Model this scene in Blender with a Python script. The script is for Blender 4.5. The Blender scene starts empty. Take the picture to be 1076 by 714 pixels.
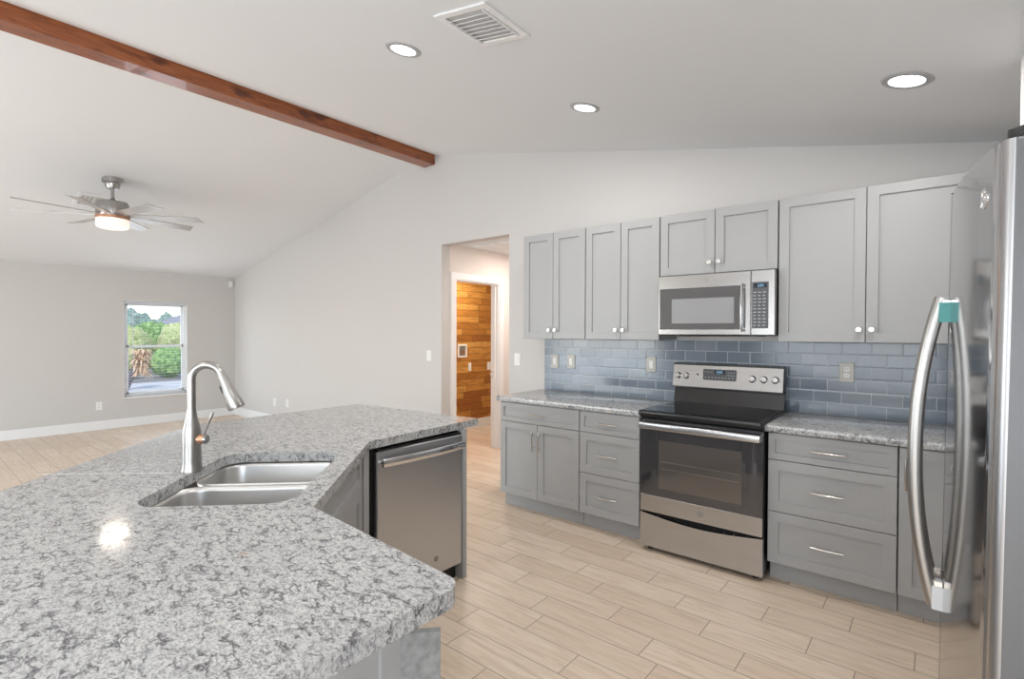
import bpy, bmesh, math, random
from mathutils import Vector, Matrix, noise
random.seed(7)
SC = bpy.context.scene
COL = SC.collection
PI = math.pi
R = math.radians

# ------------------------------------------------------------------ camera
F_PX, YAW, PITCH, ROLL, CAM_H = 541.14, R(39.461), R(0.80), R(0.156), 1.4262
cam_d = bpy.data.cameras.new('camera')
cam_d.sensor_width = 36.0
cam_d.sensor_fit = 'HORIZONTAL'
cam_d.lens = F_PX / 1076 * 36.0
cam_d.clip_start = 0.02
cam_d.clip_end = 300
cam = bpy.data.objects.new('camera', cam_d)
COL.objects.link(cam)
_R = Vector((math.cos(YAW), math.sin(YAW), 0)); _F = Vector((-math.sin(YAW), math.cos(YAW), 0)); _U = Vector((0, 0, 1))
_F2 = _F * math.cos(PITCH) - _U * math.sin(PITCH); _U2 = _U * math.cos(PITCH) + _F * math.sin(PITCH)
_R3 = _R * math.cos(ROLL) + _U2 * math.sin(ROLL); _U3 = _U2 * math.cos(ROLL) - _R * math.sin(ROLL)
cam.matrix_world = Matrix(((_R3.x, _U3.x, -_F2.x, 0), (_R3.y, _U3.y, -_F2.y, 0), (_R3.z, _U3.z, -_F2.z, CAM_H), (0, 0, 0, 1)))
SC.camera = cam

# ------------------------------------------------------------------ world, sun, area lights, exposure
w = bpy.data.worlds.new('world'); SC.world = w; w.use_nodes = True
wn = w.node_tree.nodes; wl = w.node_tree.links
bg = wn['Background']; bg.inputs['Strength'].default_value = 0.55
sky = wn.new('ShaderNodeTexSky'); sky.sky_type = 'NISHITA'; sky.sun_disc = False
sky.sun_elevation = R(48); sky.sun_rotation = R(200); sky.dust_density = .6; sky.air_density = 1.0
wl.new(sky.outputs['Color'], bg.inputs['Color'])
SUN_STRENGTH = 3.2
sd = bpy.data.lights.new('sun', 'SUN'); sd.energy = SUN_STRENGTH; sd.angle = R(3); sd.color = (1, .96, .9)
so = bpy.data.objects.new('sun', sd); COL.objects.link(so)
so.rotation_euler = Vector((-0.45, 0.35, -0.85)).to_track_quat('-Z', 'Y').to_euler()

def area(name, loc, direction, sx, sy, power, color=(1, 1, 1), shape='RECTANGLE', spread=180):
    d = bpy.data.lights.new(name, 'AREA'); d.energy = power; d.color = color; d.shape = shape
    d.size = sx
    if shape == 'RECTANGLE': d.size_y = sy
    d.spread = R(spread)
    o = bpy.data.objects.new(name, d); COL.objects.link(o); o.location = loc
    o.rotation_euler = Vector(direction).to_track_quat('-Z', 'Y').to_euler()
    return o
# added daylight fills from out of view, then daylight at the living room window
DAY = (0.87, 0.935, 1.0)
area('fill_rear_kitchen', (-1.2, -3.35, 1.45), (0, 1, 0.22), 2.6, 1.9, 105, DAY)  # added fill in front of the solid wall behind the camera
area('fill_rear_living', (-6.3, -3.35, 1.15), (0, 1, 0.12), 3.0, 2.1, 165, DAY)  # added fill at the invented opening in the rear wall
area('fill_right_wall', (.90, -1.9, 1.15), (-1, .12, 0.12), 1.9, 1.9, 85, DAY)  # added fill, lifts the dishwasher and the low fronts
area('daylight_window', (-9.25, 2.66, 1.16), (1, 0, 0), .8, 1.4, 10, DAY)
SC.view_settings.view_transform = 'Standard'
SC.view_settings.look = 'None'
SC.view_settings.gamma = 1.0
SC.view_settings.use_curve_mapping = False
SC.view_settings.exposure = -0.33

# ------------------------------------------------------------------ dimensions
W_Y = 3.817; D_Y = 3.207; U_Y = 3.487          # range wall, base fronts, upper fronts
X_L = -9.33; X_R = 0.98; Y_B = -3.5
RX, RZ, SL, SR = -4.315, 3.374, 0.205, 0.20    # ridge and slopes
CT = 0.905; CB = 0.865                          # counter top / bottom
TB = 0.114                                      # toe height
HX0, HX1, HZ = -4.13, -3.18, 2.37               # hall opening
def ceilz(x): return RZ - SR * (x - RX) if x > RX else RZ + SL * (x - RX)

# ------------------------------------------------------------------ materials
def srgb(r, g, b):
    f = lambda c: (c / 255) / 12.92 if c / 255 <= .04045 else ((c / 255 + .055) / 1.055) ** 2.4
    return (f(r), f(g), f(b), 1)
def mat(name, color, rough=.5, metal=0.0, spec=.5, emit=None, estr=0.0, coat=0.0):
    m = bpy.data.materials.new(name); m.use_nodes = True
    b = m.node_tree.nodes['Principled BSDF']
    b.inputs['Base Color'].default_value = color; b.inputs['Roughness'].default_value = rough
    b.inputs['Metallic'].default_value = metal; b.inputs['Specular IOR Level'].default_value = spec
    b.inputs['Coat Weight'].default_value = coat
    if emit: b.inputs['Emission Color'].default_value = emit; b.inputs['Emission Strength'].default_value = estr
    return m
class NT:
    def __init__(s, m): s.t = m.node_tree; s.b = s.t.nodes['Principled BSDF']
    def n(s, typ, **kw):
        nd = s.t.nodes.new(typ)
        for k, v in kw.items():
            if k == 'inp':
                for a, c in v.items(): nd.inputs[a].default_value = c
            else: setattr(nd, k, v)
        return nd
    def l(s, a, b): s.t.links.new(a, b)
    def math(s, op, a, b=None, c=None):
        nd = s.t.nodes.new('ShaderNodeMath'); nd.operation = op
        for i, v in enumerate((a, b, c)):
            if v is None: continue
            if isinstance(v, (int, float)): nd.inputs[i].default_value = v
            else: s.l(v, nd.inputs[i])
        return nd.outputs[0]
    def ramp(s, fac, stops, interp='LINEAR'):
        nd = s.t.nodes.new('ShaderNodeValToRGB'); nd.color_ramp.interpolation = interp
        e = nd.color_ramp.elements
        while len(e) < len(stops): e.new(.5)
        for i, (p, c) in enumerate(stops): e[i].position = p; e[i].color = c if len(c) == 4 else (*c, 1)
        s.l(fac, nd.inputs[0]); return nd.outputs[0]
    def mix(s, fac, a, b, blend='MIX'):
        nd = s.t.nodes.new('ShaderNodeMix'); nd.data_type = 'RGBA'; nd.blend_type = blend
        for sock, v in ((nd.inputs[0], fac), (nd.inputs[6], a), (nd.inputs[7], b)):
            if isinstance(v, (int, float, tuple)): sock.default_value = v
            else: s.l(v, sock)
        return nd.outputs[2]
    def pos(s):
        g = s.t.nodes.new('ShaderNodeNewGeometry'); return g.outputs['Position']
    def scaled(s, v, sc, rot=(0, 0, 0)):
        m = s.t.nodes.new('ShaderNodeMapping'); m.inputs['Scale'].default_value = sc; m.inputs['Rotation'].default_value = rot
        s.l(v, m.inputs['Vector']); return m.outputs[0]
    def noise(s, v, scale, detail=3, rough=.5, dist=0):
        nd = s.t.nodes.new('ShaderNodeTexNoise'); nd.inputs['Scale'].default_value = scale
        nd.inputs['Detail'].default_value = detail; nd.inputs['Roughness'].default_value = rough
        nd.inputs['Distortion'].default_value = dist
        s.l(v, nd.inputs['Vector']); return nd
    def bump(s, h, strength, dist=.002):
        b = s.t.nodes.new('ShaderNodeBump'); b.inputs['Strength'].default_value = strength; b.inputs['Distance'].default_value = dist
        s.l(h, b.inputs['Height']); s.l(b.outputs[0], s.b.inputs['Normal']); return b

M = {}
def plaster(name, color, bump=.12):
    m = mat(name, color, .75, spec=.25); t = NT(m); p = t.pos()
    n = t.noise(p, 90, 3); n2 = t.noise(p, 1.2, 2)
    c = t.mix(n2.outputs[0], tuple(x * .97 for x in color[:3]) + (1,), color); t.l(c, t.b.inputs['Base Color'])
    t.bump(n.outputs[0], bump, .0015); return m
M['wall'] = plaster('wall_paint', srgb(208, 205, 202))
M['ceil'] = plaster('ceiling_paint', srgb(235, 236, 237), .3)
M['hallwall'] = plaster('hall_paint', srgb(232, 224, 218))
M['trim'] = mat('white_trim', srgb(238, 238, 238), .35)
M['white'] = mat('white_plastic', srgb(240, 239, 236), .4)
M['vinyl'] = mat('window_vinyl', srgb(252, 252, 250), .35)
M['slat'] = mat('blind_slat', srgb(240, 241, 243), .5)
M['cab'] = mat('grey_cabinet_paint', srgb(168, 168, 168), .38, spec=.4)
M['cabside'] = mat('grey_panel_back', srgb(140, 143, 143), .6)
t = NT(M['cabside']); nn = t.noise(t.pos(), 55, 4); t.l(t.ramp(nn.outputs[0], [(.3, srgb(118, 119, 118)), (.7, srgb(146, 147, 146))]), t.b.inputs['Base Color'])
M['black'] = mat('black_enamel', srgb(22, 22, 23), .3)
M['dark'] = mat('gap_shade', srgb(12, 12, 12), .8)  # near-black standing for the shade in gaps and recesses
M['blackglass'] = mat('black_ceramic_glass', srgb(7, 7, 8), .04)
M['blackmetal'] = mat('black_stainless', srgb(78, 78, 79), .16, .95)
M['nickel'] = mat('brushed_nickel', srgb(168, 166, 163), .30, 1)
M['ring'] = mat('downlight_ring', srgb(176, 176, 178), .4)  # white trim greyed in colour, standing for its unlit look
M['pull'] = mat('satin_pull', srgb(214, 213, 210), .24, 1)
M['chrome'] = mat('chrome', srgb(225, 225, 226), .12, 1)
M['rubber'] = mat('dark_rubber', srgb(35, 35, 35), .6)
M['copper_and_reflection'] = mat('copper_and_warm_reflection', srgb(196, 150, 122), .35, .8)  # copper parts; on the faucet hub it paints a warm reflection
def steel(name, color, rough=.25, vert=True, aniso=.5, br=.02):
    m = mat(name, color, rough, 1.0); t = NT(m); p = t.pos()
    sc = (140, 140, 1.2) if vert else (1.2, 1.2, 160)
    n = t.noise(t.scaled(p, sc), 3, 2)
    r = t.math('MULTIPLY_ADD', n.outputs[0], br, rough - br / 2); t.l(r, t.b.inputs['Roughness'])
    return m
M['steel'] = steel('brushed_steel', srgb(166, 164, 162), .27, False)
M['steel_lightened'] = steel('brushed_steel_lightened', srgb(194, 194, 196), .27, False)  # lighter copy of the brushed steel, offsets the dark floor reflection
M['steelv'] = steel('brushed_steel_vertical', srgb(198, 199, 202), .32, True)
M['fridge'] = steel('refrigerator_steel', srgb(182, 182, 183), .11, True, br=.004)
M['sink'] = steel('sink_steel', srgb(208, 207, 205), .34, True)
M['ovenglass'] = mat('oven_glass', srgb(104, 104, 107), .05, .75)
M['ovenin'] = mat('oven_inner_window', srgb(120, 115, 112), .07, .6)
M['mwglass'] = mat('microwave_glass', srgb(118, 118, 120), .08, .6)
M['mwin'] = mat('microwave_mesh', srgb(150, 150, 152), .2)
M['keypad'] = mat('keypad', srgb(76, 77, 80), .3)
M['key'] = mat('key_print', srgb(170, 172, 175), .4)
M['display'] = mat('display', srgb(28, 34, 44), .15)
M['digit'] = mat('digits', srgb(120, 190, 230), .4, emit=srgb(170, 205, 225), estr=.45)
M['teal'] = mat('teal_tape', srgb(62, 142, 140), .35)
M['film'] = mat('white_tape', srgb(214, 216, 218), .3)
M['lens'] = mat('lamp_lens', (1, 1, 1, 1), .5, emit=(1, .985, .96, 1), estr=9)
M['fanlens'] = mat('fan_lens', (.7, .7, .7, 1), .4, emit=(1, .90, .78, 1), estr=.8)
M['blade'] = mat('fan_blade', srgb(186, 183, 180), .35, .45)
M['plate'] = mat('steel_plate', srgb(156, 153, 146), .4, .5)
t = NT(M['slat']); tl = t.n('ShaderNodeBsdfTranslucent', inp={'Color': (.9, .92, .95, 1)}); mx = t.n('ShaderNodeMixShader', inp={'Fac': .45})
t.l(t.b.outputs[0], mx.inputs[1]); t.l(tl.outputs[0], mx.inputs[2]); t.l(mx.outputs[0], t.t.nodes['Material Output'].inputs['Surface'])
M['road'] = mat('road', srgb(186, 183, 178), .9)
M['gravel'] = mat('gravel', srgb(128, 122, 116), .95)
M['stucco'] = mat('stucco', srgb(206, 200, 190), .9)
M['roof'] = mat('roof_shingle', srgb(128, 126, 130), .9)
M['bark'] = mat('bark', srgb(92, 88, 92), .9)

# floor: wood-look porcelain planks with staggered joints
m = mat('plank_tile', srgb(200, 184, 168), .36, spec=.45); M['floor'] = m
t = NT(m); p = t.pos(); sx = t.n('ShaderNodeSeparateXYZ'); t.l(p, sx.inputs[0])
PW, PL = 0.1625, 0.600
ry = t.math('DIVIDE', t.math('SUBTRACT', sx.outputs[1], 2.095 - 20 * PW), PW)
row = t.math('FLOOR', ry); fy = t.math('FRACT', ry)
wnz = t.n('ShaderNodeTexWhiteNoise', noise_dimensions='1D'); t.l(row, wnz.inputs['W'])
off = t.math('MULTIPLY_ADD', wnz.outputs[0], .22, t.math('MULTIPLY', row, 1 / 3.0))
rx = t.math('ADD', t.math('DIVIDE', t.math('ADD', sx.outputs[0], 30.0), PL), off)
colm = t.math('FLOOR', rx); fx = t.math('FRACT', rx)
cmb = t.n('ShaderNodeCombineXYZ'); t.l(row, cmb.inputs[0]); t.l(colm, cmb.inputs[1])
wn2 = t.n('ShaderNodeTexWhiteNoise', noise_dimensions='3D'); t.l(cmb.outputs[0], wn2.inputs[0])
ex = t.math('MULTIPLY', t.math('MINIMUM', fx, t.math('SUBTRACT', 1.0, fx)), PL)
ey = t.math('MULTIPLY', t.math('MINIMUM', fy, t.math('SUBTRACT', 1.0, fy)), PW)
ed = t.math('MINIMUM', ex, ey)
g = t.n('ShaderNodeMapRange', inp={'From Min': .0014, 'From Max': .0030}); t.l(ed, g.inputs[0])
vadd = t.n('ShaderNodeVectorMath', operation='MULTIPLY_ADD'); t.l(wn2.outputs[1], vadd.inputs[0]); vadd.inputs[1].default_value = (7, 7, 7); t.l(p, vadd.inputs[2])
grain = t.noise(t.scaled(vadd.outputs[0], (1.6, 16, 1)), 2.6, 6, .62, .6)
cl = t.noise(vadd.outputs[0], 2.0, 3)
base = t.ramp(grain.outputs[0], [(.28, srgb(200, 177, 152)), (.5, srgb(226, 206, 184)), (.74, srgb(240, 224, 206))])
base = t.mix(t.math('MULTIPLY', wn2.outputs[0], .5), base, srgb(200, 174, 148))
base = t.mix(t.math('MULTIPLY', cl.outputs[0], .3), base, srgb(222, 210, 196))
colr = t.mix(g.outputs[0], srgb(160, 141, 123), base); t.l(colr, t.b.inputs['Base Color'])
t.bump(g.outputs[0], .35, .0015)

# granite
def granite(name, stretch=(1, 1, 1)):
    m = mat(name, srgb(200, 200, 200), .13, spec=.5); t = NT(m); p = t.scaled(t.pos(), stretch, (0, 0, .5))
    wz = t.noise(p, 14, 4, .6)
    va = t.n('ShaderNodeVectorMath', operation='MULTIPLY_ADD'); t.l(wz.outputs[1], va.inputs[0]); va.inputs[1].default_value = (.13, .13, .13); t.l(p, va.inputs[2])
    v1 = t.n('ShaderNodeTexVoronoi', feature='DISTANCE_TO_EDGE', inp={'Scale': 24}); t.l(va.outputs[0], v1.inputs[0])
    v2 = t.n('ShaderNodeTexVoronoi', feature='DISTANCE_TO_EDGE', inp={'Scale': 55}); t.l(va.outputs[0], v2.inputs[0])
    brk = t.noise(p, 20, 4, .7); brk2 = t.noise(p, 44, 4, .7); fine = t.noise(p, 130, 4, .7); big = t.noise(p, 4.5, 3)
    k1 = t.math('MULTIPLY', t.ramp(v1.outputs[0], [(0, (1, 1, 1)), (.045, (.75, .75, .75)), (.14, (0, 0, 0))]), t.ramp(brk.outputs[0], [(.45, (0, 0, 0)), (.57, (1, 1, 1))]))
    k2 = t.math('MULTIPLY', t.ramp(v2.outputs[0], [(0, (1, 1, 1)), (.05, (.6, .6, .6)), (.16, (0, 0, 0))]), t.ramp(brk2.outputs[0], [(.45, (0, 0, 0)), (.58, (1, 1, 1))]))
    base = t.ramp(fine.outputs[0], [(.34, srgb(140, 140, 141)), (.47, srgb(190, 190, 189)), (.68, srgb(214, 214, 212))])
    base = t.mix(t.math('MULTIPLY', t.ramp(big.outputs[0], [(.45, (0, 0, 0)), (.7, (1, 1, 1))]), .35), base, srgb(178, 178, 180))
    spk = t.noise(p, 105, 2, .6); base = t.mix(t.math('MULTIPLY', t.ramp(spk.outputs[0], [(.57, (0, 0, 0)), (.66, (1, 1, 1))]), .55), base, srgb(96, 96, 100))
    c = t.mix(t.math('MULTIPLY', k2, .75), base, srgb(104, 104, 108))
    c = t.mix(t.math('MULTIPLY', k1, .9), c, srgb(66, 66, 71))
    wh = t.noise(p, 9, 2); c = t.mix(t.math('MULTIPLY', t.ramp(wh.outputs[0], [(.70, (0, 0, 0)), (.76, (1, 1, 1))]), .3), c, srgb(214, 190, 165))
    t.l(c, t.b.inputs['Base Color'])
    t.l(t.math('MULTIPLY_ADD', k1, .08, .09), t.b.inputs['Roughness'])
    return m
M['granite'] = granite('granite', (1.0, 1.6, 1.0))

# glass subway tile (running bond, range wall)
m = mat('glass_subway_tile', srgb(120, 135, 155), .09, spec=.5); M['tile'] = m
t = NT(m); p = t.pos(); sx = t.n('ShaderNodeSeparateXYZ'); t.l(p, sx.inputs[0])
TW, TH = .1535, .0775
ry = t.math('DIVIDE', t.math('SUBTRACT', sx.outputs[2], CT), TH); row = t.math('FLOOR', ry); fy = t.math('FRACT', ry)
rx = t.math('ADD', t.math('DIVIDE', t.math('ADD', sx.outputs[0], 9.28), TW), t.math('MULTIPLY', t.math('MODULO', row, 2.0), .5))
colm = t.math('FLOOR', rx); fx = t.math('FRACT', rx)
cmb = t.n('ShaderNodeCombineXYZ'); t.l(row, cmb.inputs[0]); t.l(colm, cmb.inputs[1])
wn2 = t.n('ShaderNodeTexWhiteNoise', noise_dimensions='3D'); t.l(cmb.outputs[0], wn2.inputs[0])
ed = t.math('MINIMUM', t.math('MULTIPLY', t.math('MINIMUM', fx, t.math('SUBTRACT', 1.0, fx)), TW), t.math('MULTIPLY', t.math('MINIMUM', fy, t.math('SUBTRACT', 1.0, fy)), TH))
g = t.n('ShaderNodeMapRange', inp={'From Min': .0012, 'From Max': .0025}); t.l(ed, g.inputs[0])
br = t.n('ShaderNodeMapRange', inp={'From Min': .0, 'From Max': .008}); t.l(ed, br.inputs[0])
st = t.noise(t.scaled(p, (28, 1, 2.2)), 2.2, 4, .6)
base = t.ramp(wn2.outputs[0], [(0, srgb(96, 109, 122)), (.5, srgb(117, 129, 141)), (1, srgb(134, 144, 152))])
base = t.mix(t.math('MULTIPLY', st.outputs[0], .4), base, srgb(140, 148, 160))
c = t.mix(g.outputs[0], srgb(186, 191, 196), base); t.l(c, t.b.inputs['Base Color'])
t.l(t.math('MULTIPLY_ADD', g.outputs[0], -.42, .55), t.b.inputs['Roughness'])
wav = t.noise(t.scaled(p, (14, 1, 14)), 1.0, 1)
hh = t.math('ADD', br.outputs[0], t.math('MULTIPLY', wav.outputs[0], .8)); t.bump(hh, .25, .0012)

# wood plank wall of the laundry
m = mat('reclaimed_wood_planks', srgb(190, 130, 60), .5); M['wood'] = m
t = NT(m); p = t.pos(); sx = t.n('ShaderNodeSeparateXYZ'); t.l(p, sx.inputs[0])
ry = t.math('DIVIDE', sx.outputs[2], .092); row = t.math('FLOOR', ry); fy = t.math('FRACT', ry)
wnz = t.n('ShaderNodeTexWhiteNoise', noise_dimensions='1D'); t.l(row, wnz.inputs['W'])
rx = t.math('ADD', t.math('DIVIDE', sx.outputs[1], .52), t.math('MULTIPLY', wnz.outputs[0], 5.0)); colm = t.math('FLOOR', rx); fx = t.math('FRACT', rx)
cmb = t.n('ShaderNodeCombineXYZ'); t.l(row, cmb.inputs[0]); t.l(colm, cmb.inputs[1])
wn2 = t.n('ShaderNodeTexWhiteNoise', noise_dimensions='3D'); t.l(cmb.outputs[0], wn2.inputs[0])
ed = t.math('MINIMUM', t.math('MULTIPLY', t.math('MINIMUM', fx, t.math('SUBTRACT', 1.0, fx)), .52), t.math('MULTIPLY', t.math('MINIMUM', fy, t.math('SUBTRACT', 1.0, fy)), .092))
g = t.n('ShaderNodeMapRange', inp={'From Min': .001, 'From Max': .004}); t.l(ed, g.inputs[0])
va = t.n('ShaderNodeVectorMath', operation='MULTIPLY_ADD'); t.l(wn2.outputs[1], va.inputs[0]); va.inputs[1].default_value = (5, 5, 5); t.l(p, va.inputs[2])
gr = t.noise(t.scaled(va.outputs[0], (1, 3, 26)), 2, 5, .6, .8)
base = t.ramp(wn2.outputs[0], [(0, srgb(156, 96, 36)), (.4, srgb(196, 134, 58)), (1, srgb(222, 166, 86))])
base = t.mix(t.ramp(gr.outputs[0], [(.45, (0, 0, 0)), (.75, (.75, .75, .75))]), base, srgb(120, 66, 22))
t.l(t.mix(g.outputs[0], srgb(92, 50, 18), base), t.b.inputs['Base Color']); t.bump(g.outputs[0], .5, .003)

# stained beam
m = mat('stained_beam', srgb(134, 70, 32), .3, coat=.3); M['beam'] = m
t = NT(m); p = t.pos(); gr = t.noise(t.scaled(p, (12, 1.3, 12)), 2, 6, .62, 1.5); kn = t.noise(t.scaled(p, (5, 2.4, 5)), 1.6, 2)
base = t.ramp(gr.outputs[0], [(.28, srgb(88, 40, 20)), (.48, srgb(142, 76, 38)), (.75, srgb(172, 102, 54))])
t.l(t.mix(t.ramp(kn.outputs[0], [(.60, (0, 0, 0)), (.70, (.8, .8, .8))]), base, srgb(72, 28, 14)), t.b.inputs['Base Color']); t.bump(gr.outputs[0], .3, .002)

def leafy(name, a, b, c, sc=9):
    m = mat(name, a, .8); t = NT(m); n = t.noise(t.pos(), sc, 4, .7)
    t.l(t.ramp(n.outputs[0], [(.35, a), (.5, b), (.66, c)]), t.b.inputs['Base Color']); return m
M['leaf'] = leafy('green_leaves', srgb(70, 104, 58), srgb(112, 146, 76), srgb(176, 196, 128), 11)
M['leafy'] = leafy('yellow_green_leaves', srgb(96, 122, 74), srgb(168, 178, 110), srgb(206, 188, 160), 11)
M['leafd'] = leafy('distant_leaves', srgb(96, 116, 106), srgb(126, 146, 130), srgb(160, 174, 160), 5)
M['dry'] = leafy('dry_fronds', srgb(176, 138, 104), srgb(214, 176, 136), srgb(228, 200, 166), 8)

# window glass
m = mat('window_glass', (1, 1, 1, 1), 0.0); m.node_tree.nodes['Principled BSDF'].inputs['Transmission Weight'].default_value = 1.0
t = NT(m); tr = t.n('ShaderNodeBsdfTransparent'); gl = t.n('ShaderNodeBsdfGlossy', inp={'Roughness': .02}); mx = t.n('ShaderNodeMixShader', inp={'Fac': .05})
t.l(tr.outputs[0], mx.inputs[1]); t.l(gl.outputs[0], mx.inputs[2])
t.l(mx.outputs[0], t.t.nodes['Material Output'].inputs['Surface']); M['glass'] = m

# ------------------------------------------------------------------ mesh helpers
I4 = Matrix.Identity(4)
def frame(x, y, z, deg):            # local x right, y into the unit, z up
    return Matrix.Translation((x, y, z)) @ Matrix.Rotation(R(deg), 4, 'Z')
def wloc(o):
    v = Vector((0, 0, 0))
    while o: v = v + o.location; o = o.parent
    return v
def obj(name, bm, m, parent=None, label=None, smooth=True, kind=None):
    off = wloc(parent)
    me = bpy.data.meshes.new(name)
    bmesh.ops.recalc_face_normals(bm, faces=bm.faces)
    o = bpy.data.objects.new(name, me)
    if parent is None:                      # origin at the base centre
        xs = [v.co for v in bm.verts]
        off = Vector(((min(v.x for v in xs) + max(v.x for v in xs)) / 2, (min(v.y for v in xs) + max(v.y for v in xs)) / 2, min(v.z for v in xs)))
        o.location = off
    for v in bm.verts: v.co -= off
    bm.to_mesh(me); bm.free()
    for mm in (m if isinstance(m, (list, tuple)) else [m]): me.materials.append(mm)
    if smooth and len(me.polygons):
        me.polygons.foreach_set('use_smooth', [True] * len(me.polygons))
        me.set_sharp_from_angle(angle=R(32))
    COL.objects.link(o)
    if parent: o.parent = parent
    if label: o['label'] = label
    if kind: o['kind'] = kind
    return o
def thing(name, label, cat, loc, group=None):
    o = bpy.data.objects.new(name, None); o.empty_display_size = .1; COL.objects.link(o)
    o.location = loc; o['label'] = label; o['category'] = cat
    if group: o['group'] = group
    return o
def tag(o, label, cat, group=None):
    o['label'] = label; o['category'] = cat
    if group: o['group'] = group
    return o
def struct(name, bm, m, parent=None):
    return obj(name, bm, m, parent, kind='structure')
def B(): return bmesh.new()
def box(bm, x0, x1, y0, y1, z0, z1, bev=0.0, X=I4, seg=1):
    vs = [bm.verts.new((x, y, z)) for x in (x0, x1) for y in (y0, y1) for z in (z0, z1)]
    q = [(0, 1, 3, 2), (4, 6, 7, 5), (0, 4, 5, 1), (2, 3, 7, 6), (0, 2, 6, 4), (1, 5, 7, 3)]
    fs = [bm.faces.new([vs[i] for i in f]) for f in q]
    allv = set(vs)
    if bev > 0:
        es = list({e for f in fs for e in f.edges})
        r = bmesh.ops.bevel(bm, geom=es, offset=bev, segments=seg, profile=.5, affect='EDGES')
        allv = {v for v in allv if v.is_valid} | {v for f in r['faces'] for v in f.verts}
        allv |= {v for f in fs if f.is_valid for v in f.verts}
    if X is not I4:
        for v in allv: v.co = X @ v.co
    return bm
def prism(bm, pts, z0, z1, X=I4, bev=0.0, seg=2, bev_filter=None):
    lo = [bm.verts.new((x, y, z0)) for x, y in pts]; hi = [bm.verts.new((x, y, z1)) for x, y in pts]
    n = len(pts); fs = [bm.faces.new(lo[::-1]), bm.faces.new(hi)]
    for i in range(n): fs.append(bm.faces.new([lo[i], lo[(i + 1) % n], hi[(i + 1) % n], hi[i]]))
    vv = set(lo + hi)
    if bev > 0:
        es = [e for e in set(fs[0].edges) | set(fs[1].edges)]
        r = bmesh.ops.bevel(bm, geom=es, offset=bev, segments=seg, profile=.5, affect='EDGES')
        vv = {v for v in vv if v.is_valid} | {v for f in r['faces'] for v in f.verts}
    for v in vv: v.co = X @ v.co
    return bm
def lathe(bm, prof, X=I4, n=28):        # prof: (r, z) from bottom to top
    rings = []
    for r, z in prof:
        if r < 1e-6: rings.append([bm.verts.new(X @ Vector((0, 0, z)))])
        else: rings.append([bm.verts.new(X @ Vector((r * math.cos(2 * PI * k / n), r * math.sin(2 * PI * k / n), z))) for k in range(n)])
    for a, b in zip(rings, rings[1:]):
        if len(a) == 1 and len(b) == 1: continue
        for k in range(n):
            k2 = (k + 1) % n
            if len(a) == 1: bm.faces.new((a[0], b[k2], b[k]))
            elif len(b) == 1: bm.faces.new((a[k], a[k2], b[0]))
            else: bm.faces.new((a[k], a[k2], b[k2], b[k]))
    for r in (rings[0], rings[-1]):
        if len(r) > 2: bm.faces.new(r)
    return bm
def tube(bm, pts, rad, n=12, rx=None):
    pts = [Vector(p) for p in pts]; rads = rad if isinstance(rad, (list, tuple)) else [rad] * len(pts)
    t0 = (pts[1] - pts[0]).normalized(); up = Vector((0, 0, 1)) if abs(t0.z) < .9 else Vector((1, 0, 0))
    nrm = t0.cross(up).normalized(); rings = []
    for i, p in enumerate(pts):
        tt = (pts[min(i + 1, len(pts) - 1)] - pts[max(i - 1, 0)]).normalized()
        nrm = (nrm - tt * nrm.dot(tt)).normalized(); b = tt.cross(nrm)
        ra = rads[i]; rb = ra * (rx if rx else 1)
        rings.append([bm.verts.new(p + nrm * ra * math.cos(2 * PI * k / n) + b * rb * math.sin(2 * PI * k / n)) for k in range(n)])
    for a, b in zip(rings, rings[1:]):
        for k in range(n): bm.faces.new((a[k], a[(k + 1) % n], b[(k + 1) % n], b[k]))
    bm.faces.new(rings[0][::-1]); bm.faces.new(rings[-1]); return bm
def shaker(bm, w, h, X, fr=.055, th=.02, rec=.011, gap=.002, px=0, pz=0):
    """recessed panel front; local x,z from (px,pz), front face at y=0, back at y=th"""
    x0, x1, z0, z1 = px + gap, px + w - gap, pz + gap, pz + h - gap; e = .0018; s = .004
    def ring(a, y): return [bm.verts.new(X @ Vector(c)) for c in ((x0 + a, y, z0 + a), (x1 - a, y, z0 + a), (x1 - a, y, z1 - a), (x0 + a, y, z1 - a))]
    rs = [ring(0, th), ring(0, e), ring(e, 0), ring(fr, 0), ring(fr + .0012, rec)]
    bm.faces.new(rs[0])
    for a, b in zip(rs, rs[1:]):
        for k in range(4): bm.faces.new((a[k], a[(k + 1) % 4], b[(k + 1) % 4], b[k]))
    bm.faces.new(rs[-1]); return bm
def rot_pts(c, pts): return [Vector(c) + Vector(p) for p in pts]
def rrect(x0, x1, y0, y1, r, n=6):
    out = []
    for cx, cy, a in ((x1 - r, y1 - r, 0), (x0 + r, y1 - r, 90), (x0 + r, y0 + r, 180), (x1 - r, y0 + r, 270)):
        for k in range(n + 1):
            t_ = R(a + 90 * k / n); out.append((cx + r * math.cos(t_), cy + r * math.sin(t_)))
    return out
def fillet(pts, radii, n=6):
    out = []
    N = len(pts)
    for i in range(N):
        p = Vector(pts[i]); r = radii[i]
        if r <= 0: out.append((p.x, p.y)); continue
        a = (Vector(pts[i - 1]) - p).normalized(); b = (Vector(pts[(i + 1) % N]) - p).normalized()
        ang = a.angle(b); d = r / math.tan(ang / 2); c = p + (a + b).normalized() * (r / math.sin(ang / 2))
        s = p + a * d - c; e = p + b * d - c
        a0 = math.atan2(s.y, s.x); a1 = math.atan2(e.y, e.x); da = (a1 - a0 + PI) % (2 * PI) - PI
        for k in range(n + 1):
            q = a0 + da * k / n; out.append((c.x + r * math.cos(q), c.y + r * math.sin(q)))
    return out

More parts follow.
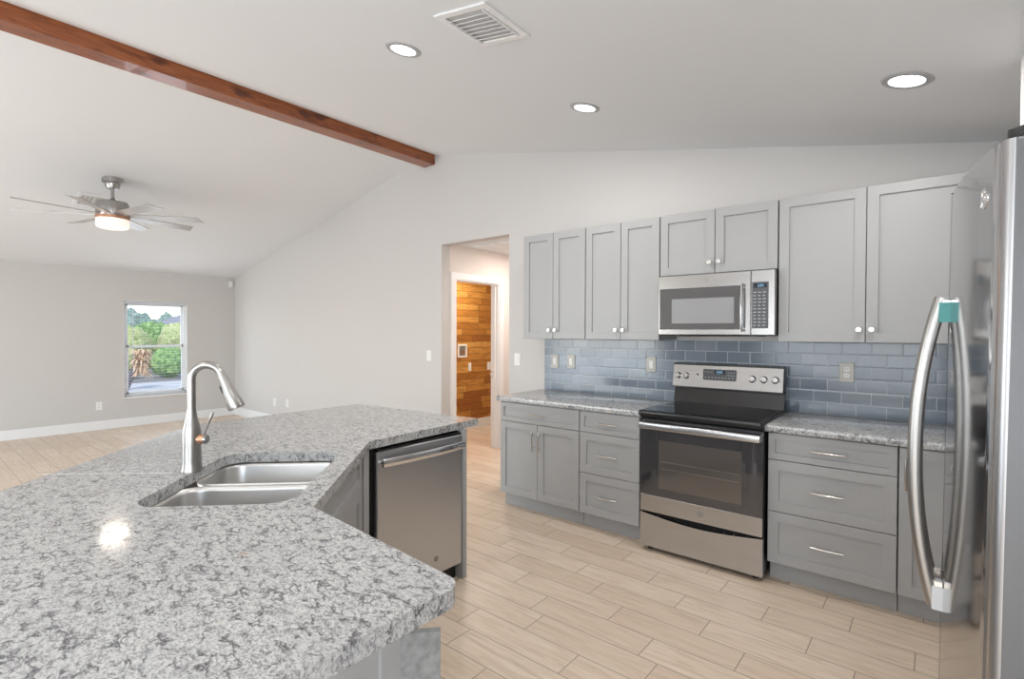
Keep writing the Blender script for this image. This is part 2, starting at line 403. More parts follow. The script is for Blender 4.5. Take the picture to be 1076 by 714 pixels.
# ------------------------------------------------------------------ room shell
bm = B(); box(bm, X_L - .2, X_R + .2, Y_B - .2, W_Y + .01, -.1, 0)
box(bm, -6.0, -2.6, W_Y + .01, 7.0, -.1, 0); struct('floor', bm, M['floor'])
bm = B()
prism(bm, [(RX, RZ), (X_R + .2, ceilz(X_R + .2)), (X_R + .2, ceilz(X_R + .2) + .12), (RX, RZ + .12), (X_L - .2, ceilz(X_L - .2) + .12), (X_L - .2, ceilz(X_L - .2))],
      -(W_Y + .0), -(Y_B - .2), Matrix(((1, 0, 0, 0), (0, 0, -1, 0), (0, 1, 0, 0), (0, 0, 0, 1))))
struct('ceiling', bm, M['ceil'])
# range wall (gable) with the hall opening: polygon in XZ extruded along Y
XZ = Matrix(((1, 0, 0, 0), (0, 0, 1, 0), (0, 1, 0, 0), (0, 0, 0, 1)))   # (x, y, z)->(x, z, y): prism z -> world y
gable = [(X_L - .15, 0), (HX0, 0), (HX0, HZ), (HX1, HZ), (HX1, 0), (X_R + .15, 0), (X_R + .15, ceilz(X_R + .15) + .02), (RX, RZ + .02), (X_L - .15, ceilz(X_L - .15) + .02)]
bm = B(); prism(bm, gable, W_Y, W_Y + .12, XZ); struct('wall_back', bm, M['wall'])
# window wall
WY0, WY1, WZ0, WZ1 = 2.24, 3.085, .437, 1.89
bm = B(); ez = ceilz(X_L) + .03
box(bm, X_L - .15, X_L, Y_B, WY0, 0, ez); box(bm, X_L - .15, X_L, WY1, W_Y, 0, ez)
box(bm, X_L - .15, X_L, WY0, WY1, 0, WZ0); box(bm, X_L - .15, X_L, WY0, WY1, WZ1, ez)
struct('wall_left', bm, M['wall'])
bm = B(); box(bm, X_R, X_R + .12, Y_B, -2.9, 0, ceilz(X_R) + .02); box(bm, X_R, X_R + .12, -.9, W_Y, 0, ceilz(X_R) + .02)
box(bm, X_R, X_R + .12, -2.9, -.9, 0, .15); box(bm, X_R, X_R + .12, -2.9, -.9, 2.12, ceilz(X_R) + .02); struct('wall_right', bm, M['wall'])  # opening out of view, added for the side fill light
# wall behind the camera with an invented opening for the daylight fill
YX = Matrix(((1, 0, 0, 0), (0, 0, 1, 0), (0, 1, 0, 0), (0, 0, 0, 1)))
rear = [(X_L - .15, 0), (-7.8, 0), (-7.8, 2.2), (-4.8, 2.2), (-4.8, 0), (X_R + .12, 0), (X_R + .12, ceilz(X_R) + .02), (RX, RZ + .02), (X_L - .15, ceilz(X_L) + .02)]
bm = B(); prism(bm, rear, Y_B - .12, Y_B, YX); struct('wall_front', bm, M['wall'])
# soffit over the refrigerator
bm = B(); prism(bm, [(.238, 1.90), (X_R, 1.90), (X_R, ceilz(X_R) + .01), (.238, ceilz(.238) + .01)], 1.22, 2.75, XZ); struct('trim_1', bm, M['trim'])
# baseboards
def bb(name, pts):
    bm = B()
    for x0, x1, y0, y1 in pts:
        box(bm, x0, x1, y0, y1, 0, .115); box(bm, x0 + (.004 if x1 - x0 < .03 else 0), x1 - (.004 if x1 - x0 < .03 else 0), y0 + (.004 if y1 - y0 < .03 else 0), y1 - (.0 if y1 - y0 < .03 else 0), .115, .13)
    struct(name, bm, M['trim'])
bb('baseboard_left', [(X_L, X_L + .014, Y_B, W_Y)])
bb('baseboard_back', [(X_L + .014, HX0, W_Y - .014, W_Y)])

# hallway and laundry behind the opening
bm = B()
DY0, DY1, DZ = 4.02, 4.77, 2.02
box(bm, HX0 - .12, HX0, W_Y + .12, DY0, 0, 2.395); box(bm, HX0 - .12, HX0, DY1, 6.6, 0, 2.395); box(bm, HX0 - .12, HX0, DY0, DY1, DZ, 2.395)
struct('wall_hall', bm, M['hallwall'])
bm = B(); box(bm, HX0 - .12, -2.9, 6.6, 6.7, 0, 2.395); box(bm, -3.0, -2.9, W_Y + .12, 6.6, 0, 2.395); struct('wall_hall_end', bm, M['hallwall'])
bm = B(); box(bm, HX0 - .12, -2.9, W_Y + .12, 6.7, 2.395, 2.45); box(bm, -5.5, HX0 - .12, W_Y + .12, 6.9, 2.395, 2.45); struct('ceiling_hall', bm, M['ceil'])
bm = B(); box(bm, -5.42, -5.30, W_Y + .13, 6.8, .13, 2.395); struct('wall_laundry', bm, M['wood'])
bm = B(); box(bm, -5.30, HX0 - .12, 6.7, 6.8, 0, 2.395); box(bm, -5.30, HX0 - .12, W_Y + .12, W_Y + .16, 0, 2.395); struct('wall_laundry_side', bm, M['hallwall'])
bm = B(); box(bm, -5.42, -5.283, W_Y + .17, 6.69, 0, .13, .003); struct('baseboard_laundry', bm, M['trim'])
bm = B()      # door casing and jamb
cw = .07
for xx in ((HX0, HX0 + .016),):
    prism(bm, [(DY0 - cw, 0), (DY0 + .006, 0), (DY0 + .006, DZ - .006), (DY1 - .006, DZ - .006), (DY1 - .006, 0), (DY1 + cw, 0), (DY1 + cw, DZ + cw), (DY0 - cw, DZ + cw)], xx[0], xx[1], Matrix(((0, 0, 1, 0), (1, 0, 0, 0), (0, 1, 0, 0), (0, 0, 0, 1))))
d1 = struct('door_1', bm, M['trim'])
bm = B(); prism(bm, [(DY0, 0), (DY0 + .018, 0), (DY0 + .018, DZ - .018), (DY1 - .018, DZ - .018), (DY1 - .018, 0), (DY1, 0), (DY1, DZ), (DY0, DZ)], HX0 - .12, HX0 - .0005, Matrix(((0, 0, 1, 0), (1, 0, 0, 0), (0, 1, 0, 0), (0, 0, 0, 1))))
box(bm, HX0 - .075, HX0 - .045, DY1 - .03, DY1 - .018, 0, DZ - .018); box(bm, HX0 - .075, HX0 - .045, DY0 + .018, DY0 + .03, 0, DZ - .018)
struct('door_jamb', bm, M['trim'], d1)
bm = B(); box(bm, HX0 - .10, HX0 - .08, DY1 - .022, DY1 - .018, .86, .95); box(bm, HX0 - .125, HX0 - .09, DY1 - .026, DY1 - .019, .885, .925)
obj('strike_plate', bm, M['chrome'], d1)
bm = B()       # attic hatch trim in hall ceiling
box(bm, -4.02, -3.30, 4.15, 4.90, 2.385, 2.395, .002)
for k in range(4): box(bm, -3.98 + k * .17, -3.86 + k * .17, 4.19, 4.86, 2.378, 2.386, .002)
gr_ = obj('ceiling_return_grille', bm, M['ceil']); tag(gr_, 'pale slatted return grille on the hallway ceiling seen through the opening', 'vent')
gr_.location.z = 2.376

hl = bpy.data.lights.new('hall_lamp', 'AREA'); hl.shape = 'DISK'; hl.size = .2; hl.energy = 20; hl.color = (1, .88, .80)
ho = bpy.data.objects.new('hall_lamp', hl); COL.objects.link(ho); ho.location = (-3.45, 4.75, 2.37)
ll = bpy.data.lights.new('laundry_lamp', 'AREA'); ll.shape = 'DISK'; ll.size = .3; ll.energy = 25; ll.color = (1, .93, .82)
lo = bpy.data.objects.new('laundry_lamp', ll); COL.objects.link(lo); lo.location = (-4.75, 5.0, 2.37)

# laundry wall fittings
th = thing('washer_outlet_box', 'white recessed washer outlet box on the wood plank wall', 'outlet box', (-5.30, 5.30, 1.05))
bm = B()
for y0, y1, z0, z1 in ((5.21, 5.395, 1.225, 1.25), (5.21, 5.395, 1.06, 1.085), (5.21, 5.235, 1.085, 1.225), (5.37, 5.395, 1.085, 1.225)): box(bm, -5.302, -5.288, y0, y1, z0, z1, .002)
obj('frame', bm, M['white'], th)
bm = B(); box(bm, -5.302, -5.2975, 5.235, 5.37, 1.085, 1.225); obj('recess', bm, M['plate'], th)
for yy in (5.28, 5.33): bm = B(); tube(bm, [(-5.290, yy, 1.10), (-5.285, yy, 1.17)], .010); obj('valve', bm, M['copper_and_reflection'], th)

# ------------------------------------------------------------------ outlets and switches (facing -Y unless a frame is given)
def plate(name, label, cat, X, kind='rocker', m='white', w=.072, h=.117, group=None):
    p0 = X @ Vector((0, 0, -h / 2)); th = thing(name, label, cat, p0, group)
    bm = B(); prism(bm, rrect(-w / 2, w / 2, -h / 2, h / 2, .006, 3), 0, .006, X @ Matrix(((1, 0, 0, 0), (0, 0, -1, 0), (0, 1, 0, 0), (0, 0, 0, 1))), .0015, 1)
    obj('cover_plate', bm, M[m], th)
    bm = B()
    if kind == 'rocker':
        box(bm, -.017, .017, -.009, -.005, -.033, .033, .002, X); obj('rocker', bm, M['white'], th)
    else:
        bm.free()
        for zz in (-.02, .02): bm = B(); prism(bm, rrect(-.0165, .0165, zz - .014, zz + .014, .007, 4), .005, .0085, X @ Matrix(((1, 0, 0, 0), (0, 0, -1, 0), (0, 1, 0, 0), (0, 0, 0, 1)))); obj('socket', bm, M['white'], th)
        for zz in (-.02, .02):
            for xx in (-.006, .006): bm = B(); box(bm, xx - .0012, xx + .0012, -.0092, -.0084, zz - .003, zz + .006, 0, X); obj('slot', bm, M['rubber'], th)
    return th
def FY(x, z, y=W_Y): return frame(x, y, z, 0)
plate('light_switch', 'white light switch on the bare wall left of the hallway opening', 'switch', FY(-4.329, 1.166))
plate('light_switch', 'white light switch between the hallway opening and the grey wall cabinets', 'switch', FY(-3.072, 1.168))
plate('wall_outlet', 'white wall outlet low on the window wall under the window', 'outlet', frame(X_L, 1.944, .345, 90), 'duplex')
plate('wall_outlet', 'white outlet low on the long wall, the one nearer the window wall', 'outlet', FY(-7.894, .335), 'duplex')
plate('wall_outlet', 'white outlet low on the long wall, the one farther from the window wall', 'outlet', FY(-7.506, .35), 'duplex')
plate('wall_outlet', 'white outlet on the wood plank wall below the washer box', 'outlet', frame(-5.30, 5.458, .915, 90), 'rocker', w=.06, h=.12)
plate('wall_outlet', 'white square outlet on the wood plank wall beside the door jamb', 'outlet', frame(-5.30, 5.90, .91, 90), 'duplex', w=.12, h=.12)

# ------------------------------------------------------------------ backsplash
TS0, TY = -2.748, W_Y - .010
bm = B(); box(bm, TS0, .9, TY, W_Y - .0005, CT + .0005, 1.371)
tag(obj('tile_backsplash', bm, M['tile']), 'blue grey glass subway tile backsplash above the granite counters', 'backsplash')
plate('wall_outlet', 'steel plated rocker switch on the blue tile, leftmost of the three', 'switch', FY(-2.632, 1.168, TY), 'rocker', 'plate', .078, .12)
plate('wall_outlet', 'steel plated rocker switch on the blue tile, middle of the three', 'switch', FY(-2.461, 1.172, TY), 'rocker', 'plate', .078, .12)
plate('wall_outlet', 'steel covered rocker plate on the blue tile just left of the range', 'outlet', FY(-1.719, 1.178, TY), 'rocker', 'plate', .078, .12)
plate('wall_outlet', 'steel plated double outlet on the blue tile right of the range', 'outlet', FY(-.427, 1.182, TY), 'duplex', 'plate', .078, .124)

# ------------------------------------------------------------------ cabinets
def pull(x, z, X, L=.155, vert=False, parent=None):
    bm = B(); n = 12; pts = []
    for k in range(n + 1):
        s = -1 + 2 * k / n; d = -.026 - .007 * (1 - s * s); a = s * L / 2
        pts.append(X @ (Vector((x, d, z + a)) if vert else Vector((x + a, d, z))))
    tube(bm, pts, .0078, 8, .8)
    for s in (-.62, .62):
        a = s * L / 2
        c = Vector((x, 0, z + a)) if vert else Vector((x + a, 0, z))
        tube(bm, [X @ c, X @ (c + Vector((0, -.029, 0)))], .0042, 8)
    return obj('handle', bm, M['pull'], parent, 'brushed nickel arched bar handle')
def knob(x, z, X, parent):
    bm = B(); K = X @ Matrix.Translation((x, 0, z)) @ Matrix.Rotation(R(90), 4, 'X')
    lathe(bm, [(.006, 0), (.0055, .010), (.007, .014), (.0150, .018), (.0165, .023), (.0140, .029), (.0, .0305)], K, 18)
    return obj('knob', bm, M['pull'], parent, 'round brushed nickel knob')

def base_cab(label, x0, x1, fronts, X0=None, depth=.60, toe=True):
    """fronts: (kind, dx0, dx1, z0, z1, handle spec)"""
    w_ = x1 - x0; X = frame(x0, D_Y, 0, 0) if X0 is None else X0
    c = X @ Vector((w_ / 2, depth / 2, 0)); th = thing('base_cabinet', label, 'cabinet', c)
    bm = B(); box(bm, .0008, w_ - .0008, .0205, depth, TB, CB - .002, 0, X); obj('body', bm, M['cab'], th)
    bm = B(); box(bm, .0008, w_ - .0008, .072, .09, 0, TB - .0005, 0, X); obj('toe_kick', bm, M['cab'], th)
    for kind, a, b, z0, z1, hs in fronts:
        bm = B(); shaker(bm, b - a, z1 - z0, X, fr=.036 if kind == 'drawer' and z1 - z0 < .2 else .055, px=a, pz=z0)
        f = obj(kind, bm, M['cab'], th)
        if hs == 'h': pull((a + b) / 2, (z0 + z1) / 2, X, parent=f)
        elif hs == 'vr': pull(b - .030, z1 - .13, X, vert=True, parent=f)
        elif hs == 'vl': pull(a + .030, z1 - .13, X, vert=True, parent=f)
    return th
zt = CB - .006; zd = .705; z3 = [TB, .415, zd]
base_cab('grey base cabinet with one wide drawer over two doors, nearest the hallway', -2.763, -2.004, [('drawer', 0, .759, zd, zt, 'h'), ('door', 0, .3795, TB, zd, 'vr'), ('door', .3795, .759, TB, zd, 'vl')])
base_cab('grey three-drawer base cabinet directly left of the range', -2.000, -1.527, [('drawer', 0, .473, zd, zt, 'h'), ('drawer', 0, .473, .41, zd, 'h'), ('drawer', 0, .473, TB, .41, 'h')])
base_cab('wide grey three-drawer base cabinet right of the range', -.737, -.139, [('drawer', 0, .598, zd, zt, 'h'), ('drawer', 0, .598, .41, zd, 'h'), ('drawer', 0, .598, TB, .41, 'h')])
base_cab('grey base cabinet with a tall door, partly hidden by the refrigerator', -.136, .32, [('door', 0, .456, TB, zt, 'vl')])
bm = B(); box(bm, .322, .97, D_Y + .02, W_Y - .012, 0, CB - .002); tag(obj('corner_cabinet', bm, M['cab']), 'grey corner cabinet box behind the refrigerator', 'cabinet')

def wall_cab(label, x0, x1, z0, z1, nd=2, kz=None):
    X = frame(x0, U_Y, 0, 0); w_ = x1 - x0; th = thing('wall_cabinet', label, 'cabinet', (x0 + w_ / 2, (U_Y + W_Y) / 2, z0))
    bm = B(); box(bm, .003, w_ - .003, .0205, W_Y - U_Y - .001, z0, z1, 0, X); obj('body', bm, M['cab'], th)
    dw = w_ / nd
    for k in range(nd):
        bm = B(); shaker(bm, dw, z1 - z0, X, px=k * dw, pz=z0, gap=.002); f = obj('door', bm, M['cab'], th)
        knob(k * dw + (dw - .03 if k % 2 == 0 else .03), z0 + (.075), X, f)
UT = 2.248; UB = 1.372
wall_cab('tall grey two-door wall cabinet, leftmost on the wall by the hallway', -2.743, -2.1295, UB, UT)
wall_cab('tall grey two-door wall cabinet between the leftmost cabinet and the microwave', -2.1255, -1.5185, UB, UT)
wall_cab('short grey two-door wall cabinet directly above the microwave', -1.5145, -.7555, 1.822, UT)
wall_cab('widest grey two-door wall cabinet, right of the microwave', -.7515, .14, UB, UT)
wall_cab('grey single-door wall cabinet hidden past the refrigerator', .144, .60, UB, UT, 1)

# countertops along the range wall
for x0, x1, lab in ((-2.785, -1.512, 'speckled grey granite countertop left of the range'), (-.748, .975, 'speckled grey granite countertop right of the range')):
    bm = B(); prism(bm, [(x0, D_Y - .027), (x1, D_Y - .027), (x1, W_Y - .0105), (x0, W_Y - .0105)], CB, CT, I4, .006, 2)
    tag(obj('granite_countertop', bm, M['granite']), lab, 'countertop')

# ------------------------------------------------------------------ range
SX0, SX1 = -1.495, -.745; SF = 3.150
th = thing('electric_range', 'freestanding stainless electric range with black glass cooktop and oven window', 'stove', ((SX0 + SX1) / 2, 3.45, 0))
bm = B(); box(bm, SX0 + .003, SX1 - .003, SF + .035, W_Y - .05, .035, .905, .003); obj('body', bm, M['black'], th)
for fx_ in (SX0 + .05, SX1 - .05):
    for fy_ in (SF + .06, W_Y - .1):
        bm = B(); lathe(bm, [(.018, 0), (.018, .012), (.01, .014), (.01, .04)], Matrix.Translation((fx_, fy_, 0)), 14); obj('foot', bm, M['rubber'], th)
# cooktop
bm = B(); prism(bm, rrect(SX0, SX1, 3.108, 3.735, .012, 3), .888, .922, I4, .007, 2); ck = obj('cooktop', bm, M['black'], th)
bm = B(); box(bm, SX0 + .022, SX1 - .022, 3.135, 3.70, .9215, .9235); obj('ceramic_glass', bm, M['blackglass'], ck)
burn = mat('burner_print', srgb(46, 46, 47), .12)
for bx_, by_, br_ in ((-1.32, 3.27, .115), (-.93, 3.27, .09), (-1.32, 3.56, .08), (-.93, 3.56, .105)):
    bm = B()
    n = 40; a = [bm.verts.new((bx_ + br_ * math.cos(2 * PI * k / n), by_ + br_ * math.sin(2 * PI * k / n), .9238)) for k in range(n)]
    b = [bm.verts.new((bx_ + (br_ - .003) * math.cos(2 * PI * k / n), by_ + (br_ - .003) * math.sin(2 * PI * k / n), .9238)) for k in range(n)]
    for k in range(n): bm.faces.new((a[k], a[(k + 1) % n], b[(k + 1) % n], b[k]))
    obj('burner_ring', bm, burn, ck)
# backguard
YZ = Matrix(((0, 0, 1, 0), (1, 0, 0, 0), (0, 1, 0, 0), (0, 0, 0, 1)))     # prism (y, z) extruded along x
bm = B(); prism(bm, [(3.70, .915), (3.765, .915), (3.765, 1.03), (3.722, 1.03)], SX0 + .002, SX1 - .014, YZ); obj('backguard', bm, M['blackmetal'], th)
bm = B(); prism(bm, [(3.690, 1.030), (3.768, 1.030), (3.768, 1.205), (3.722, 1.205)], SX0 - .008, SX1 - .016, YZ, .004, 2); bgp = obj('control_housing', bm, M['black'], th)
# stainless face, tilted
ang = math.atan2(3.722 - 3.690, .175)
CP = Matrix.Translation((SX0 - .010, 3.690, 1.030)) @ Matrix.Rotation(-ang, 4, 'X')
bm = B(); box(bm, .004, SX1 - SX0 - .006, -.004, .002, .006, .166, .002, CP); cp = obj('control_panel', bm, M['steel'], th)
bm = B(); prism(bm, rrect(.225, .452, .062, .140, .008, 3), 0, .002, CP @ Matrix(((1, 0, 0, 0), (0, 0, -1, -.0035), (0, 1, 0, 0), (0, 0, 0, 1)))); obj('touchpad', bm, M['keypad'], cp)
bm = B(); box(bm, .305, .375, -.0066, -.0055, .105, .133, 0, CP); obj('display', bm, M['display'], cp)
SEG = {'1': 'bc', '2': 'abged', '3': 'abgcd', '4': 'fgbc', '8': 'abcdefg', '0': 'abcdef', ':': ''}
def seg7(bm, s, x, z, h, X, y):
    w_ = h * .5; t_ = h * .12
    for ch in s:
        for c in SEG[ch]:
            r_ = {'a': (0, w_, h - t_, h), 'd': (0, w_, 0, t_), 'g': (0, w_, h / 2 - t_ / 2, h / 2 + t_ / 2), 'b': (w_ - t_, w_, h / 2, h), 'c': (w_ - t_, w_, 0, h / 2), 'f': (0, t_, h / 2, h), 'e': (0, t_, 0, h / 2)}[c]
            box(bm, x + r_[0], x + r_[1], y - .0006, y, z + r_[2], z + r_[3], 0, X)
        x += w_ * 1.45
bm = B(); seg7(bm, '234', .318, .109, .020, CP, -.0068); obj('clock_digits', bm, M['digit'], cp)
bm = B()
for k in range(9): box(bm, .238 + k * .023, .249 + k * .023, -.0062, -.0055, .078, .084, 0, CP)
for k in range(3):
    box(bm, .236 + k * .02, .247 + k * .02, -.0062, -.0055, .118, .122, 0, CP); box(bm, .392 + k * .018, .403 + k * .018, -.0062, -.0055, .118, .122, 0, CP); box(bm, .392 + k * .018, .403 + k * .018, -.0062, -.0055, .098, .103, 0, CP)
obj('key_legend', bm, M['key'], cp)
bm = B(); lathe(bm, [(.006, 0), (.006, .003), (0, .0035)], CP @ Matrix.Translation((.186, -.004, .098)) @ Matrix.Rotation(R(90), 4, 'X'), 12); obj('indicator_light', bm, M['rubber'], cp)
for kx in (.045, .105, .555, .627, .697):
    K = CP @ Matrix.Translation((kx, -.004, .085)) @ Matrix.Rotation(R(90), 4, 'X')
    bm = B(); lathe(bm, [(.024, 0), (.024, .004), (.0195, .007), (.0185, .022), (.016, .025), (0, .0255)], K, 24)
    box(bm, -.004, .004, -.018, .018, .024, .031, .0015, K); obj('burner_knob', bm, M['chrome'], cp, 'round chrome knob with a raised grip')
# oven door
DX0, DX1 = SX0 + .002, SX1 - .002
bm = B(); box(bm, DX0, DX1, SF, SF + .034, .262, .872, .004); od = obj('oven_door', bm, M['black'], th)
bm = B(); box(bm, DX0 + .001, DX1 - .001, SF - .004, SF, .262, .372, .002); obj('lower_trim', bm, M['steel_lightened'], od)
bm = B(); box(bm, DX0 + .001, DX1 - .001, SF - .004, SF, .372, .868, .001); gls = obj('oven_window', bm, M['ovenglass'], od)
bm = B(); box(bm, DX0 + .125, DX1 - .115, SF - .0046, SF - .004, .425, .735); obj('inner_window', bm, M['ovenin'], gls)
bm = B()
for zz in (.555, .60):
    for k in range(1): tube(bm, [(DX0 + .14, SF - .0048, zz), (DX1 - .13, SF - .0048, zz)], .0008, 4)
obj('oven_rack', bm, M['plate'], gls)
bm = B(); n = 16; hp = []
box(bm, DX0 + .004, DX1 - .004, SF - .052, SF - .030, .805, .850, .009, seg=3)
for xx in (DX0 + .004, DX1 - .03): box(bm, xx, xx + .026, SF - .040, SF - .003, .810, .845, .003)
obj('oven_handle', bm, M['steel_lightened'], od, 'wide flat polished steel bar handle')
LG = Matrix.Translation(((SX0 + SX1) / 2 + .02, SF - .004, .318)) @ Matrix.Rotation(R(90), 4, 'X')
def monogram(bm, K, r):
    lathe(bm, [(r, 0), (r, .0012), (0, .0013)], K, 26)
    for a0 in (0, 120, 240):
        pts = [K @ Vector((r * .55 * math.cos(R(a0)) + r * .3 * math.cos(R(a)), r * .55 * math.sin(R(a0)) + r * .3 * math.sin(R(a)), .0016)) for a in range(0, 300, 30)]
        tube(bm, pts, r * .06, 6)
bm = B(); monogram(bm, LG, .019); obj('badge', bm, M['plate'], od)
# storage drawer with scooped top
n = 24; top = []
for k in range(n + 1):
    s = k / n; x = DX0 + (DX1 - DX0) * s; dip = .030 * max(0, math.sin(PI * s)) ** 1.1
    top.append((x, .252 - dip))
pts = [(DX0, .034), (DX1, .034)] + [(x, z) for x, z in top[::-1]]
bm = B(); prism(bm, pts, SF - .003, SF + .03, XZ); obj('storage_drawer', bm, M['steel_lightened'], th)
bm = B(); box(bm, DX0 + .003, DX1 - .003, SF + .0302, SF + .0345, .2, .262); obj('recess_shade', bm, M['dark'], th)  # near-black strip painting the shade behind the scooped drawer top

# ------------------------------------------------------------------ microwave
MX0, MX1, MF, MZ0, MZ1 = -1.500, -.7535, 3.425, 1.408, 1.818
th = thing('microwave_oven', 'stainless over-the-range microwave hung above the electric range', 'microwave', ((MX0 + MX1) / 2, 3.6, MZ0))
bm = B(); box(bm, MX0 + .002, MX1 - .002, MF + .035, W_Y - .012, MZ0, MZ1, .003); obj('body', bm, M['black'], th)
bm = B(); box(bm, MX0 + .12, MX1 - .12, MF + .06, MF + .30, MZ0 - .006, MZ0 + .001); obj('grease_filter', bm, M['blackmetal'], th)
XK = -.892
bm = B(); box(bm, MX0, XK - .001, MF, MF + .034, MZ0 + .004, MZ1 - .002, .004); dr = obj('door', bm, M['steel'], th)
bm = B(); box(bm, MX0 + .014, XK - .035, MF - .002, MF + .001, 1.448, 1.727, .001); wdw = obj('door_glass', bm, M['mwglass'], dr)
bm = B(); box(bm, MX0 + .10, XK - .10, MF - .0028, MF - .0018, 1.489, 1.655); obj('window_mesh', bm, M['mwin'], wdw)
bm = B(); pts = []
for k in range(13):
    s = -1 + 2 * k / 12; pts.append((XK - .045, MF - .030 - .010 * (1 - s * s), 1.585 + s * .150))
tube(bm, pts, .0145, 12, .6)
for s in (-.13, .13): tube(bm, [(XK - .045, MF - .001, 1.585 + s), (XK - .045, MF - .032, 1.585 + s)], .009, 10)
obj('handle', bm, M['chrome'], dr, 'vertical polished steel bar handle')
bm = B(); box(bm, XK, MX1, MF, MF + .034, MZ0 + .004, MZ1 - .002, .004); pn = obj('control_panel', bm, M['steel'], th)
bm = B(); box(bm, XK + .006, MX1 - .038, MF - .0015, MF + .001, 1.455, 1.742, .0008); obj('keypad', bm, M['keypad'], pn)
bm = B(); box(bm, XK + .016, MX1 - .046, MF - .0025, MF - .001, 1.706, 1.733); obj('display', bm, M['display'], pn)
bm = B(); seg7(bm, '234', XK + .040, 1.711, .016, frame(0, 0, 0, 0), MF - .0026); obj('clock_digits', bm, M['digit'], pn)
bm = B()
for r_ in range(11):
    for c_ in range(3):
        w_ = .017 if r_ % 3 else .013
        box(bm, XK + .014 + c_ * .027, XK + .014 + c_ * .027 + w_, MF - .0022, MF - .0012, 1.470 + r_ * .0205, 1.476 + r_ * .0205)
obj('key_legend', bm, M['key'], pn)
bm = B(); monogram(bm, Matrix.Translation(((MX0 + XK) / 2 + .03, MF, 1.775)) @ Matrix.Rotation(R(90), 4, 'X'), .013); obj('badge', bm, M['plate'], dr)

# ------------------------------------------------------------------ refrigerator
FY0, FYC, FH = 1.30, 1.755, 1.778
def fsurf(y): return .006 + .185 * (min(y, 2 * FYC - y) - 1.90) ** 2
th = thing('refrigerator', 'tall stainless side by side refrigerator with a curved door at the right edge', 'refrigerator', (.5, FYC, 0))
fr_root = th
bm = B(); box(bm, .185, .93, FY0 + .004, 2 * FYC - FY0 - .004, .03, FH - .015, .006); obj('case', bm, mat('case_grey', srgb(150, 150, 152), .4, .3), th)
bm = B(); box(bm, .12, .20, FY0 + .02, 2 * FYC - FY0 - .02, 0, .055); obj('base_grille', bm, M['black'], th)
def fdoor(y0, y1):
    n = 40; pts = [(fsurf(y0) + .022 * (1 - math.sin(R(a))), y0 + .022 * (1 - math.cos(R(a)))) for a in range(0, 90, 9)]
    for k in range(n + 1):
        y = y0 + .022 + (y1 - y0 - .044) * k / n; pts.append((fsurf(y), y))
    pts += [(fsurf(y1) + .022 * (1 - math.sin(R(a))), y1 - .022 * (1 - math.cos(R(a)))) for a in range(81, -1, -9)]
    pts += [(.176, y1), (.176, y0)]
    bm = B(); prism(bm, pts, .062, FH, I4, .004, 2)
    for f in bm.faces:
        c_ = f.calc_center_median()
        if abs(f.normal.y) > .99 and c_.x > fsurf(y0) + .02: f.material_index = 1
        elif abs(f.normal.y) > .42: f.material_index = 2
    return bm
M['door_side'] = mat('door_side_grey', srgb(108, 109, 111), .42, .35); M['edge'] = mat('door_edge_steel', srgb(176, 176, 178), .33, 1)
d1_ = obj('door', fdoor(FY0, FYC - .003), [M['fridge'], M['door_side'], M['edge']], th); d2_ = obj('door', fdoor(FYC + .003, 2 * FYC - FY0), [M['fridge'], M['door_side'], M['edge']], th)
for dd, hy, tape in ((d1_, FYC - .045, True), (d2_, FYC + .045, False)):
    z0, z1 = .722, 1.512; pts = []; n = 28
    for k in range(n + 1):
        s = -1 + 2 * k / n; pts.append((fsurf(hy) - .016 - .047 * (1 - abs(s) ** 2.2), hy, (z0 + z1) / 2 + s * (z1 - z0) / 2))
    bm = B(); tube(bm, pts, .0125, 16, 1.25)
    hd = obj('handle', bm, M['nickel'], dd, 'long bowed steel bar handle')
    for m0, m1 in ((1.452, 1.508), (.724, .79)): bm = B(); box(bm, fsurf(hy) - .020, fsurf(hy) + .002, hy - .012, hy + .012, m0, m1, .003); obj('handle_mount', bm, M['chrome'], hd)
    if tape:
        bm = B(); box(bm, fsurf(hy) - .022, fsurf(hy) + .001, hy - .0135, hy - .0125, 1.450, 1.500); obj('teal_tape', bm, M['teal'], hd, 'teal protective tape on the upper handle mount')
        bm = B(); box(bm, fsurf(hy) - .021, fsurf(hy) + .001, hy - .0135, hy - .0125, .715, .775); obj('white_tape', bm, M['film'], hd, 'white tape on the lower handle mount')
by = 1.385
nrm = Vector((-1, 2 * .185 * (by - 1.90), 0)).normalized()
K = Matrix.Translation((fsurf(by), by, 1.69)) @ nrm.to_track_quat('Z', 'Y').to_matrix().to_4x4()
bm = B(); monogram(bm, K, .021); obj('badge', bm, M['chrome'], d1_)
for y0, y1 in ((FY0 + .005, FY0 + .06), (2 * FYC - FY0 - .06, 2 * FYC - FY0 - .005)):
    bm = B(); prism(bm, rrect(.082, .24, y0, y1, .02, 5), FH + .001, FH + .022, I4, .006, 2); obj('hinge_cover', bm, M['rubber'], th)
fr_root.rotation_euler = (0, R(.55), 0)

# ------------------------------------------------------------------ island
NA = Vector((-1.425, .803)); NB = Vector((-2.078, 1.458))
ISL = [(-.752, .757), NA.to_tuple(), NB.to_tuple(), (-2.125, 2.272), (-3.215, 2.165), (-3.205, 1.098), (-2.007, -.10), (-.752, -.10)]
RAD = [.045, .012, .012, .015, .015, .012, .02, .02]
outline = fillet(ISL, RAD, 5)
